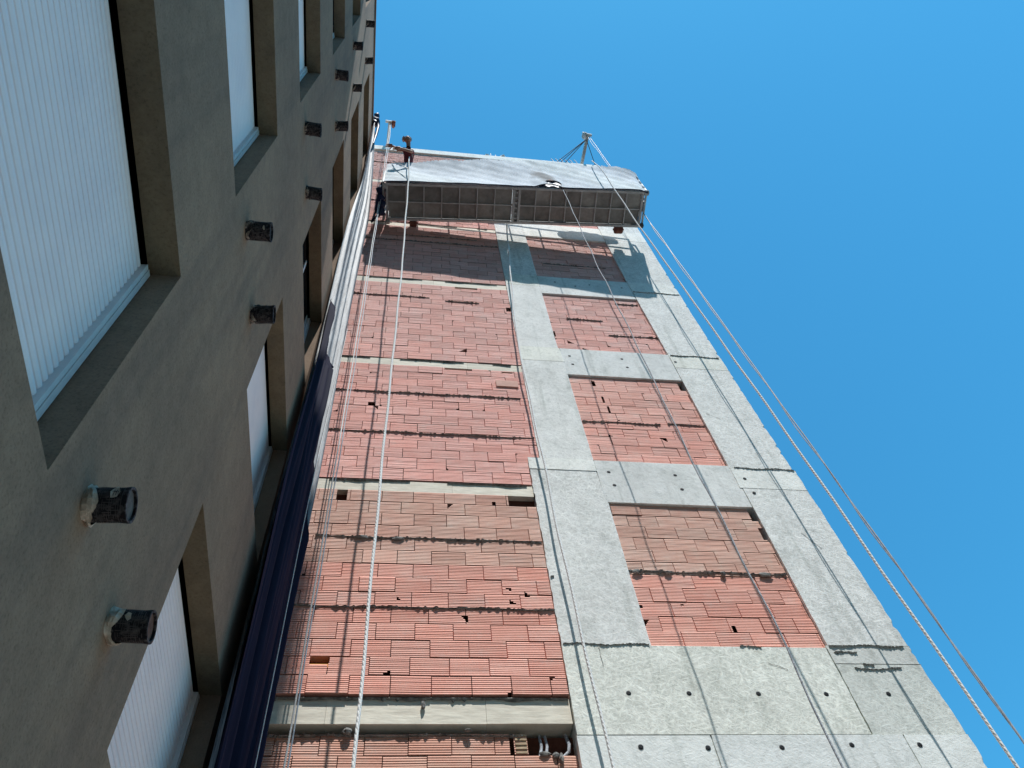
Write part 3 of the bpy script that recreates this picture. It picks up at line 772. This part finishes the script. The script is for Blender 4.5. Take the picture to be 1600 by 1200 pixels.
# black hoist bundle on the left end (as in the photo, dark cables and bag)
bl = MB()
for i in range(4):
    p0 = PP(-PL / 2 - .10, -.18 + i * .12, .10 - i * .06)
    lump(bl, p0.x, p0.y, p0.z, .10, .10, .12, 9)
bl.tube([PP(-PL / 2 - .10, -.2, .5), PP(-PL / 2 - .16, -.05, .1), PP(-PL / 2 - .18, .1, -.25), PP(-PL / 2 - .12, .15, -.45), PP(-PL / 2 - .08, .1, -.1)], .03, 8)
bl.tube([PP(-PL / 2 - .05, .2, .5), PP(-PL / 2 - .2, .2, 0), PP(-PL / 2 - .25, .25, -.5), PP(-PL / 2 - .16, .2, -.3)], .022, 8)
plab(bl.build('cable_bundle', M['tarp'], sp_, smooth=True), 'dark bundle of looped cable under the left hoist')
# bucket
bk = MB()
rim = []
c = PP(.95, .10, .03)
bk.tube([c, c + uz * .30], [.12, .15], 18); bk.tube([c + uz * .29, c + uz * .31], [.157, .157], 18)
bo = bk.build('mortar_bucket', M['darksteel'], None, tuple(c)); tag(bo, 'dark mortar bucket standing on the platform deck behind the netting', 'bucket')

# netting wrapped round the outer side of the platform
def netp(u, v):
    a = -PL / 2 - .03 + (PL + .10) * u
    top = 1.26 + .26 * math.sin(math.pi * min(1, u * 1.0)) ** .8 + .03 * math.sin(u * 37) + .02 * math.sin(u * 83)
    if u > .93: top -= (u - .93) * 2.2
    if u < .05: top -= (.05 - u) * 2
    bot = -.03 + .015 * math.sin(u * 29)
    c = bot + (top - bot) * v
    lean = .03 + .075 * v * min(1, u * 2.2)
    b = -PW / 2 - lean - .006 * math.sin(u * 17 + v * 3) * v - .001 * math.sin(u * 97 + v * 14) - .002 * math.sin(v * 29 + u * 61) - .010 * math.sin(v * 5 + u * 7) + .03 * math.sin(v * math.pi) - .012 * abs(math.sin(u * 13 + v * 2.2)) - .008 * abs(math.sin(u * 31 - v * 4 + 1)) * v
    # tuck around the tear
    d = ((u - .615) / .065) ** 2 + ((v - .25) / .42) ** 2
    if d < 1: b -= .035 * (1 - d); c += .10 * (1 - d) * (1 - v) * 2
    if u > .97: b += (u - .97) * 2.0
    return PP(a, b, c)
nt_ = MB(); NU, NV = 260, 40
def in_tear(u, v):
    w = .030 * math.sqrt(max(0, 1 - ((v - .10) / .085) ** 2)) if abs(v - .10) < .085 else 0
    return w > 0 and abs(u - .640 - .06 * (v - .1)) < w
i0 = 0
for j in range(NV + 1):
    for i in range(NU + 1): nt_.v.append(tuple(netp(i / NU, j / NV)))
for j in range(NV):
    for i in range(NU):
        u, v = (i + .5) / NU, (j + .5) / NV
        if in_tear(u, v): continue
        if v > .965 and R.random() < .3: continue
        a = j * (NU + 1) + i; nt_.f.append((a, a + 1, a + NU + 2, a + NU + 1)); nt_.m.append(0)
        dd = ((u - .610) / .055) ** 2 + ((v - .34 + (u - .61) * 4.2) / .26) ** 2
        q = 1 - .72 * max(0, min(1, (1.2 - dd * (1 + .45 * math.sin(u * 120 + v * 11) * math.sin(v * 23 + u * 40))) * .95))
        q *= .93 + .07 * math.sin(v * 3 + u * 8); nt_.t.append((q, q, min(1, q * 1.06), 1))
# end return on the left and right
for s_, n_ in ((-1, 0), (1, 1)):
    def endp(u, v, s_=s_):
        a = s_ * (PL / 2 + .035) + .012 * math.sin(v * 20 + u * 9); b = -PW / 2 - .03 - .02 * v + (PW * .9) * u
        return PP(a, b, .10 + (.95 if s_ > 0 else .75) * v - .25 * u * v)
    if s_ > 0: nt_.grid(endp, 14, 20)
no = nt_.build('safety_net', M['net_white'], None, tuple(PC), smooth=True)
tag(no, 'pale torn safety netting tied along the outer side of the hanging platform', 'netting')
# dark sheet added behind the tear to darken the opening
il = MB()
il.grid(lambda u, v: PP(-PL / 2 + PL * (.585 + .10 * u), -PW / 2 - .022 + .006 * math.sin(u * 19 + v * 5), .0 + .42 * v), 30, 16)
plab(il.build('tear_shade', M['tarp'], no, smooth=True), 'dark sheet added behind the tear as its shaded inside')
# dark hem cord
hm = MB(); hm.tube([netp(i / 120, 0) + uz * -.012 for i in range(121)], .011, 6); hm.build('hem', M['tarp'], no)
# unseen net fold over the inner rail, added for its domed wall shadow
fn = MB()
def foldp(u, v):
    a = 1.0 + 1.25 * u; th = v * math.pi
    h = .16 + .22 * math.sin(math.pi * u) ** .7
    return PP(a, PW / 2 - .02 + .09 * math.cos(th) * math.sin(math.pi * u) ** .4, H1 - .28 + h * math.sin(th) + .02 * math.sin(u * 30))
fn.grid(foldp, 26, 12); fn.build('shadow_fold', M['net_white'], no, smooth=True)

# ------------------------------------------------------------------ roof booms with pulleys
def boom(tip, base, back, label, s_):
    t = thing('davit_arm', label, 'davit arm', base, 'davit arms on the roof edge')
    tip, base, back = Vector(tip), Vector(base), Vector(back)
    mb = MB(); bar(mb, tip, back, .07, .11); mb.build('boom', M['rubber'] if s_ > 0 else M['steel'], t)
    pu = MB(); d = (tip - back).normalized(); s = d.cross(Vector((0, 0, 1))).normalized()
    c = tip + s * (.10 * s_) - Vector((0, 0, .09)); pu.tube([c - s * .03, c + s * .03], .10, 16); pu.obox(c + Vector((0, 0, .07)), s * .05, d * .07, Vector((0, 0, .05)))
    pu.build('pulley', M['red_roller'] if s_ < 0 else M['steel'], t)
    ec = MB(); ec.obox(tip + d * .03, s * .11, d * .03, Vector((0, 0, .035))); ec.build('end_plate', M['white_bit'], t)
    st = MB(); st.tube([base + Vector((0, .25, -.02)), Vector((base.x, base.y + .25, 21.3))], .03, 8); st.obox((base.x, base.y + .25, 21.32), (.16, 0, 0), (0, .1, 0), (0, 0, .02)); st.build('stand', M['steel'], t)
    return t
d1 = boom((4.49, 4.77, 22.0), (4.40, 5.42, 21.62), (4.25, 6.9, 21.36), 'grey davit arm on the roof above the right end of the platform', 1)
sw = MB()
tipR = Vector((4.46, 4.85, 21.93))
for e in ((3.60, 5.42, 21.32), (3.70, 5.42, 21.32), (3.82, 5.44, 21.32), (4.72, 5.44, 21.32)): sw.tube([tipR, e], .010, 5)
sw.build('stay_cable', M['darksteel'], d1)
for k in range(6):
    x = 3.60 + .13 * k
    m_ = MB(); m_.tube([(x, 5.42, 21.28), (x - .04, 5.40, 21.60 + .05 * (k % 3)), (x - .07, 5.40, 21.70 + .05 * (k % 3))], .009, 5)
    ro = m_.build('rebar_stub', M['darksteel'], None, (x, 5.42, 21.28))
    tag(ro, 'thin dark rebar stub on the roof edge left of the right davit arm', 'rebar', 'rebar stubs beside the right davit arm')
d2 = boom((-.80, 4.93, 22.0), (-.84, 5.42, 21.66), (-.90, 6.9, 21.4), 'grey davit arm with rusty pulley above the left end of the platform', -1)

# ------------------------------------------------------------------ ropes
def wav(pts, amp=.006, per=1.7, step=.25, ph=0):
    """resample a polyline along its length with a slight slack wave"""
    out = []
    P_ = [Vector(p) for p in pts]
    for a, b in zip(P_, P_[1:]):
        n = max(1, int((b - a).length / step))
        for i in range(n): out.append(a.lerp(b, i / n))
    out.append(P_[-1])
    # smooth corners
    for _ in range(3):
        out = [out[0]] + [(out[i - 1] + out[i] * 2 + out[i + 1]) / 4 for i in range(1, len(out) - 1)] + [out[-1]]
    return [p + Vector((amp * math.sin(p.z * 2 * math.pi / per + ph), amp * .5 * math.cos(p.z * 5 / per + ph), 0)) for p in out]
def rope(name, pts, r, label, cat, m, twist=True, amp=.006, per=1.7, group=None, ph=0):
    path = wav(pts, amp, per, .25, ph)
    mb = MB()
    if twist:
        L = [0]
        for a, b in zip(path, path[1:]): L.append(L[-1] + (b - a).length)
        tot = L[-1]; stp = .016; pitch = r * 9
        n = int(tot / stp); k = 0; fine = []
        for i in range(n + 1):
            s_ = i * stp
            while k < len(L) - 2 and L[k + 1] < s_: k += 1
            f = (s_ - L[k]) / max(1e-6, L[k + 1] - L[k]); fine.append((path[k].lerp(path[k + 1], f), s_))
        for q in range(3):
            i0 = len(mb.v); ns = 5
            for (p, s_) in fine:
                th = 2 * math.pi * s_ / pitch + q * 2.0944
                c = p + Vector((math.cos(th), math.sin(th), 0)) * r * .22
                for w in range(ns):
                    a = 2 * math.pi * w / ns; mb.v.append((c.x + r * .70 * math.cos(a), c.y + r * .70 * math.sin(a), c.z))
            for i in range(len(fine) - 1):
                for w in range(ns):
                    a0 = i0 + i * ns + w; a1 = i0 + i * ns + (w + 1) % ns
                    mb.f.append((a0, a1, a1 + ns, a0 + ns)); mb.t.append((1, 1, 1, 1)); mb.m.append(0)
    else: mb.tube(path, r, 8)
    o = mb.build(name, m, None, tuple(path[-1]), smooth=True)
    return tag(o, label, cat, group)
yl = 4.50
rope('rope', [(-.19, yl - .04, 17.02), (-.19, yl - .13, 16.4), (-.165, yl - .06, 15.6), (-.160, yl, 12.5), (-.150, yl, 11.5), (-.184, yl, 6.5), (-.189, yl, 3.1), (-.19, yl, -1.55)], .015,
     'thick white rope hanging from the left end of the netting down to the yard', 'rope', M['rope'], amp=.004)
rope('tether_line', [(-.52, 4.50, 16.72), (-.35, 4.43, 16.3), (-.185, 4.40, 15.9)], .010, 'short white tether slanting across the left part of the netting', 'rope', M['rope'], False, .0)
rope('hoist_cable', [(-.79, 4.93, 21.95), (-.72, 4.94, 17.0), (-.705, 4.94, 15.0), (-.675, 4.94, 9.3), (-.655, 4.94, 3.4), (-.65, 4.94, -1.55)], .0075,
     'thin white hoist cable left of its twin at the left platform end', 'cable', M['rope'], False, .002, group='hoist cables')
rope('hoist_cable', [(-.76, 4.93, 21.95), (-.68, 4.90, 17.0), (-.68, 4.90, 15.0), (-.640, 4.93, 9.3), (-.634, 4.93, 3.4), (-.63, 4.93, -1.55)], .006,
     'thin white hoist cable right of its twin at the left platform end', 'cable', M['cable'], False, .004, group='hoist cables', ph=1)
rope('rope', [(1.80, 5.18, 15.35), (1.755, 5.25, 14.4), (1.69, 5.27, 13.0), (1.60, 5.27, 11.2), (1.572, 5.27, 10.4), (1.578, 5.27, 9.8), (1.60, 5.27, 7.7), (1.604, 5.27, 5.9), (1.655, 5.27, 3.6), (1.68, 5.25, -1.55)], .0155,
     'white rope hanging close against the middle concrete column', 'rope', M['rope'], amp=.006)
gy = 4.40
rope('rope', [(.643 * gy, gy, 15.56), (.636 * gy, gy, 11.85), (.643 * gy, gy, 9.6), (.645 * gy, gy, 8.0), (.645 * gy, gy, 6.3), (.653 * gy, gy, 5.0), (.657 * gy, gy, 4.0), (.652 * gy, gy, 3.0), (.65 * gy, gy, -1.55)], .0075,
     'grey rope falling from the tear in the netting across the right brick bay', 'rope', M['rope_blue'], False, .008, 1.3)
ry = 4.20
rope('rope', [(.866 * ry, ry - .02, 16.95), (.873 * ry, ry - .09, 16.3), (.893 * ry, ry, 13.0), (.903 * ry, ry, 11.5), (.926 * ry, ry, 6.13), (.927 * ry, ry, 4.93), (.931 * ry, ry, 2.86), (.933 * ry, ry, -1.55)], .0135,
     'thick white rope passing over the right end of the netting, against the sky lower down', 'rope', M['rope'], amp=.004)
hy = 4.76
rope('hoist_cable', [(.950 * hy, hy, 21.9), (.952 * hy, hy, 15.7), (.957 * hy, hy, 13.1), (.966 * hy, hy, 7.4), (.968 * hy, hy, 5.6), (.969 * hy, hy, 3.44), (.97 * hy, hy, -1.55)], .0085,
     'thin pale hoist cable farthest right against the blue sky', 'cable', M['cable'], False, .004, group='hoist cables')
rope('hoist_cable', [(.936 * hy, hy, 21.95), (.950 * hy, hy, 15.6), (.951 * hy, hy, 13.1), (.9625 * hy, hy, 7.4), (.967 * hy, hy, 5.5), (.9685 * hy, hy, 3.3), (.97 * hy, hy + .02, -1.55)], .006,
     'very thin pale hoist cable just inside the one farthest right', 'cable', M['cable'], False, .012, group='hoist cables', ph=2)

# ------------------------------------------------------------------ corner netting hung from the roof
dn = MB(); NUc, NVc = 90, 200
def cnet(u, v):
    z = -1.55 + (18.95 + 1.55) * v
    lx, ly = -1.065, 4.40 + .05 * math.sin(z * .9) ; rx, ry_ = -.935 - .012 * math.sin(z * .7), 5.22
    if z < 6: lx += 0; ly = ly
    # gathered into a knot at the roof
    k = max(0, (z - 14.5) / (18.95 - 14.5)); k = k ** 1.5
    gx, gy_ = -1.06, 4.32
    x = lx + (rx - lx) * u; y = ly + (ry_ - ly) * u
    x = x + (gx - x) * k; y = y + (gy_ + (u - .5) * .10 - y) * k
    amp = (.055 * (1 - k) + .03)
    f = amp * (math.sin(u * 15 + .35 * math.sin(z * .5) + z * .10) + .5 * math.sin(u * 31 + z * .3 + 1) + .22 * math.sin(u * 70 + z * .9))
    nx, ny = .985, -.17
    return Vector((x + nx * abs(f) * .55 + .01 + nx * f * .25, y + ny * f, z))
dn.grid(cnet, NUc, NVc)
do = dn.build('debris_netting', M['net_corner'], None, (-1.0, 4.8, -1.55), smooth=True)
tag(do, 'long folded debris netting hanging from the roof in the corner between both buildings', 'netting')
ec = MB(); ec.tube([cnet(.88, i / 100) + Vector((.045, -.10, 0)) for i in range(58)], .0045, 6); ec.build('edge_cord', M['rope'], do, smooth=True)
# navy sheet added as the deep shade on the lower netting
tp = MB()
def tarp(u, v):  # surface of the added sheet that stands in for shade
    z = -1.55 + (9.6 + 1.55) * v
    ue = 1.0  # right edge follows the shade line across the netting
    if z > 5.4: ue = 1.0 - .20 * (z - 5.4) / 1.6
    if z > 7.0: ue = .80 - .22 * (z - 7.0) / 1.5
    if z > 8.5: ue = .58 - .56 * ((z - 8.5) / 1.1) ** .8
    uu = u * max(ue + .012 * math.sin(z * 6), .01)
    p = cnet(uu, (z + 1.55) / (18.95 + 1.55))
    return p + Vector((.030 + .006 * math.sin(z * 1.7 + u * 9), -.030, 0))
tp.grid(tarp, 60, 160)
tpo = tp.build('tarpaulin', M['net_shade'], None, (-1.0, 4.7, -1.55), smooth=True)  # separate sheet whose dark colour is the netting's shade
tag(tpo, 'long dark navy sheet in folds standing in for shade on the lower corner netting', 'tarpaulin')
# blue tarp bundle at the hanging point
tb = MB()
for x, y, z, a in [(-1.02, 4.28, 19.25, .10), (-1.0, 4.22, 19.4, .075), (-1.03, 4.32, 19.08, .09)]: lump(tb, x, y, z, a, a, a * 1.4, 10)
tb.tube([(-.97, 4.28, 19.2), (-.93, 4.30, 18.7), (-.94, 4.34, 18.1), (-.97, 4.4, 17.6)], [.05, .035, .03, .015], 8)
to = tb.build('tarp_bundle', M['tarp'], None, (-1.03, 4.3, 19.07), smooth=True)
tag(to, 'small knotted dark blue tarpaulin on the roof edge above the corner netting', 'tarpaulin')

# ------------------------------------------------------------------ worker leaning over the platform end
def skin(name, pts, edges, radii, m, parent, sub=2, root=0):
    me = bpy.data.meshes.new(name); org = W(parent)
    me.from_pydata([tuple(Vector(p) - org) for p in pts], edges, []); me.materials.append(m)
    o = bpy.data.objects.new(name, me); COL.objects.link(o); o.parent = parent
    md = o.modifiers.new('Skin', 'SKIN'); md.use_smooth_shade = True
    for i, r_ in enumerate(radii):
        sv = me.skin_vertices[0].data[i]; sv.radius = (r_, r_) if not isinstance(r_, tuple) else r_
        sv.use_root = (i == root)
    sd = o.modifiers.new('Sub', 'SUBSURF'); sd.levels = sub; sd.render_levels = sub
    return o
wx, wy = -.21, 4.70
DECK = ZP
ZP = ZP + .42
wk = thing('person', 'worker in a maroon shirt leaning over the left end of the platform netting', 'person', (wx, wy, ZP + .03))
sb = MB(); sb.box(wx - .22, wx + .22, wy - .12, wy + .22, DECK + .03, ZP + .02); sb.build('step_box', M['steel'], sp_)
# body: hips behind the rail, chest and head leaning out, looking left
hip = (wx + .02, wy + .02, ZP + .92); chest = (wx, wy - .22, ZP + 1.30); neck = (wx - .01, wy - .36, ZP + 1.45); hd0 = (wx - .02, wy - .42, ZP + 1.54)
sl = (wx + .02, wy - .15, ZP + 1.36)
pts = [hip, (wx + .01, wy - .10, ZP + 1.10), chest, neck, hd0, (wx - .03, wy - .46, ZP + 1.62),
       (wx - .09, wy - .34, ZP + 1.36), (wx - .20, wy - .32, ZP + 1.28), (wx - .30, wy - .36, ZP + 1.36), (wx - .345, wy - .37, ZP + 1.40),
       (wx + .07, wy - .30, ZP + 1.34), (wx + .05, wy - .36, ZP + 1.10), (wx - .12, wy - .42, ZP + 1.02), (wx - .17, wy - .43, ZP + 1.01),
       (wx - .07, wy + .04, ZP + .86), (wx - .08, wy + .00, ZP + .47), (wx - .08, wy + .08, ZP + .10), (wx - .09, wy - .05, ZP + .06),
       (wx + .10, wy + .04, ZP + .86), (wx + .11, wy + .02, ZP + .47), (wx + .11, wy + .10, ZP + .10), (wx + .10, wy - .03, ZP + .06)]
ed = [(0, 1), (1, 2), (2, 3), (3, 4), (4, 5), (2, 6), (6, 7), (7, 8), (8, 9), (2, 10), (10, 11), (11, 12), (12, 13), (0, 14), (14, 15), (15, 16), (16, 17), (0, 18), (18, 19), (19, 20), (20, 21)]
rad = [.095, .09, .10, .045, .05, .055, .045, .034, .026, .022, .045, .036, .026, .022, .075, .055, .040, .035, .075, .055, .040, .035]
skin('body', pts, ed, rad, M['skin'], wk)
skin('shirt', [hip, (wx + .01, wy - .10, ZP + 1.10), chest, (wx - .005, wy - .31, ZP + 1.41), (wx - .09, wy - .34, ZP + 1.36), (wx - .16, wy - .325, ZP + 1.31), (wx + .07, wy - .30, ZP + 1.34), (wx + .06, wy - .35, ZP + 1.18)],
     [(0, 1), (1, 2), (2, 3), (2, 4), (4, 5), (2, 6), (6, 7)], [.106, .101, .11, .052, .056, .046, .056, .048], M['shirt'], wk)
skin('trousers', [hip, (wx - .07, wy + .04, ZP + .84), (wx - .08, wy, ZP + .47), (wx - .08, wy + .08, ZP + .12), (wx + .10, wy + .04, ZP + .84), (wx + .11, wy + .02, ZP + .47), (wx + .11, wy + .10, ZP + .12)],
     [(0, 1), (1, 2), (2, 3), (0, 4), (4, 5), (5, 6)], [.112, .085, .065, .055, .085, .065, .055], M['trousers'], wk)
# head with face turned left
hm_ = MB(); hc = Vector((wx - .04, wy - .47, ZP + 1.63))
def headp(u, v):
    th = 2 * math.pi * u; ph = math.pi * v
    d = Vector((math.sin(ph) * math.cos(th), math.sin(ph) * math.sin(th), math.cos(ph)))
    r_ = Vector((.080 * d.x, .066 * d.y, .112 * d.z))
    f = max(0, -d.x)
    if f > .85 and -.25 < d.z < .15: r_.x -= .020 * (1 - abs(d.y) * 3) if abs(d.y) < .3 else 0      # nose
    if f > .6 and .08 < d.z < .28 and .15 < abs(d.y) < .5: r_.x += .010                              # eye sockets
    if f > .7 and -.55 < d.z < -.42: r_.x += .006                                                     # mouth line
    if abs(d.y) > .93 and abs(d.z) < .3: r_.y *= 1.15                                                # ears
    if d.z < -.4: r_.y *= .86
    return hc + r_
hm_.grid(headp, 32, 24); hm_.build('head', M['skin'], wk, smooth=True)
cpm = MB()
def capp(u, v):
    th = 2 * math.pi * u; ph = math.pi * .48 * v
    d = Vector((math.sin(ph) * math.cos(th), math.sin(ph) * math.sin(th), math.cos(ph)))
    return hc + Vector((.087 * d.x, .073 * d.y, .104 * d.z + .018))
cpm.grid(capp, 28, 10)
cpm.grid(lambda u, v: hc + Vector((-.070 - .050 * v * math.sin(math.pi * (.15 + .7 * u)), (u - .5) * .13, .030 - .012 * v)), 10, 4)
cpm.build('cap', M['cap'], wk, smooth=True)
def hand(w_, dirv, up):
    mb = MB(); w_, dirv, up = Vector(w_), Vector(dirv).normalized(), Vector(up).normalized(); s = dirv.cross(up).normalized()
    mb.obox(w_ + dirv * .045, dirv * .045, s * .038, up * .013)
    for k_ in range(4):
        b = w_ + dirv * .09 + s * (.028 - .0187 * k_); l = (.068, .076, .070, .054)[k_]
        mb.tube([b, b + dirv * l * .45 - up * .004, b + dirv * l * .8 - up * .022, b + dirv * l * .85 - up * .042], [.009, .0085, .008, .006], 7)
    b = w_ + dirv * .03 + s * .036; mb.tube([b, b + s * .03 + dirv * .02, b + s * .035 + dirv * .05 - up * .02], [.011, .010, .007], 7)
    mb.build('hand', M['skin'], wk, smooth=True)
hand(pts[9], (-.8, .1, .3), (0, .2, 1)); hand(pts[13], (-1, 0, -.15), (0, -.2, 1))

# ------------------------------------------------------------------ lift everything onto the ground
for o in list(SC.objects):
    if o.parent is None: o.location.z += EYE

# ------------------------------------------------------------------ camera
cd = bpy.data.cameras.new('camera'); cam = bpy.data.objects.new('camera', cd); COL.objects.link(cam); SC.camera = cam
RM = Matrix(((0.9900809081393034, -0.054130670955571863, -0.12965209523934484), (-0.11179459064025055, -0.8624556088136389, -0.49363173756300766), (-0.08509855957436267, 0.5032297619256982, -0.8599523486046036)))
# rows above describe camera-to-world with Y up in the picture
cam.matrix_world = Matrix.Translation((0, 0, EYE)) @ RM.to_4x4()
cd.sensor_width = 36; cd.lens = 36 * 1262.64 / 1600; cd.clip_end = 2000; cd.clip_start = .05

# ------------------------------------------------------------------ light
S = Vector((.25, -1.0, 2.45)).normalized()       # towards the sun
el = math.asin(S.z); az = math.atan2(S.x, S.y)
sd = bpy.data.lights.new('sun', 'SUN'); so = bpy.data.objects.new('sun', sd); COL.objects.link(so)
sd.energy = 5.0; sd.angle = math.radians(.5); sd.color = (1.0, .985, .955)
so.rotation_euler = S.to_track_quat('Z', 'Y').to_euler(); so.location = (3, -10, 40)
w = bpy.data.worlds.new('World'); SC.world = w; w.use_nodes = True; nt = w.node_tree
bg = nt.nodes['Background']; sk = nt.nodes.new('ShaderNodeTexSky'); sk.sky_type = 'NISHITA'; sk.sun_disc = False
sk.sun_elevation = el; sk.sun_rotation = az; sk.altitude = 0; sk.air_density = 1.0; sk.dust_density = .3; sk.ozone_density = 2.0
mx = nt.nodes.new('ShaderNodeMix'); mx.data_type = 'RGBA'; mx.blend_type = 'MULTIPLY'; mx.inputs[0].default_value = 1; mx.inputs[7].default_value = (.37, 1.34, 1.50, 1)
nt.links.new(sk.outputs[0], mx.inputs[6]); nt.links.new(mx.outputs[2], bg.inputs[0]); bg.inputs[1].default_value = .15
SC.view_settings.view_transform = 'Standard'; SC.view_settings.look = 'None'; SC.view_settings.exposure = 0; SC.view_settings.gamma = 1
SC.render.engine = 'CYCLES'
SC.cycles.max_bounces = 8; SC.cycles.diffuse_bounces = 5
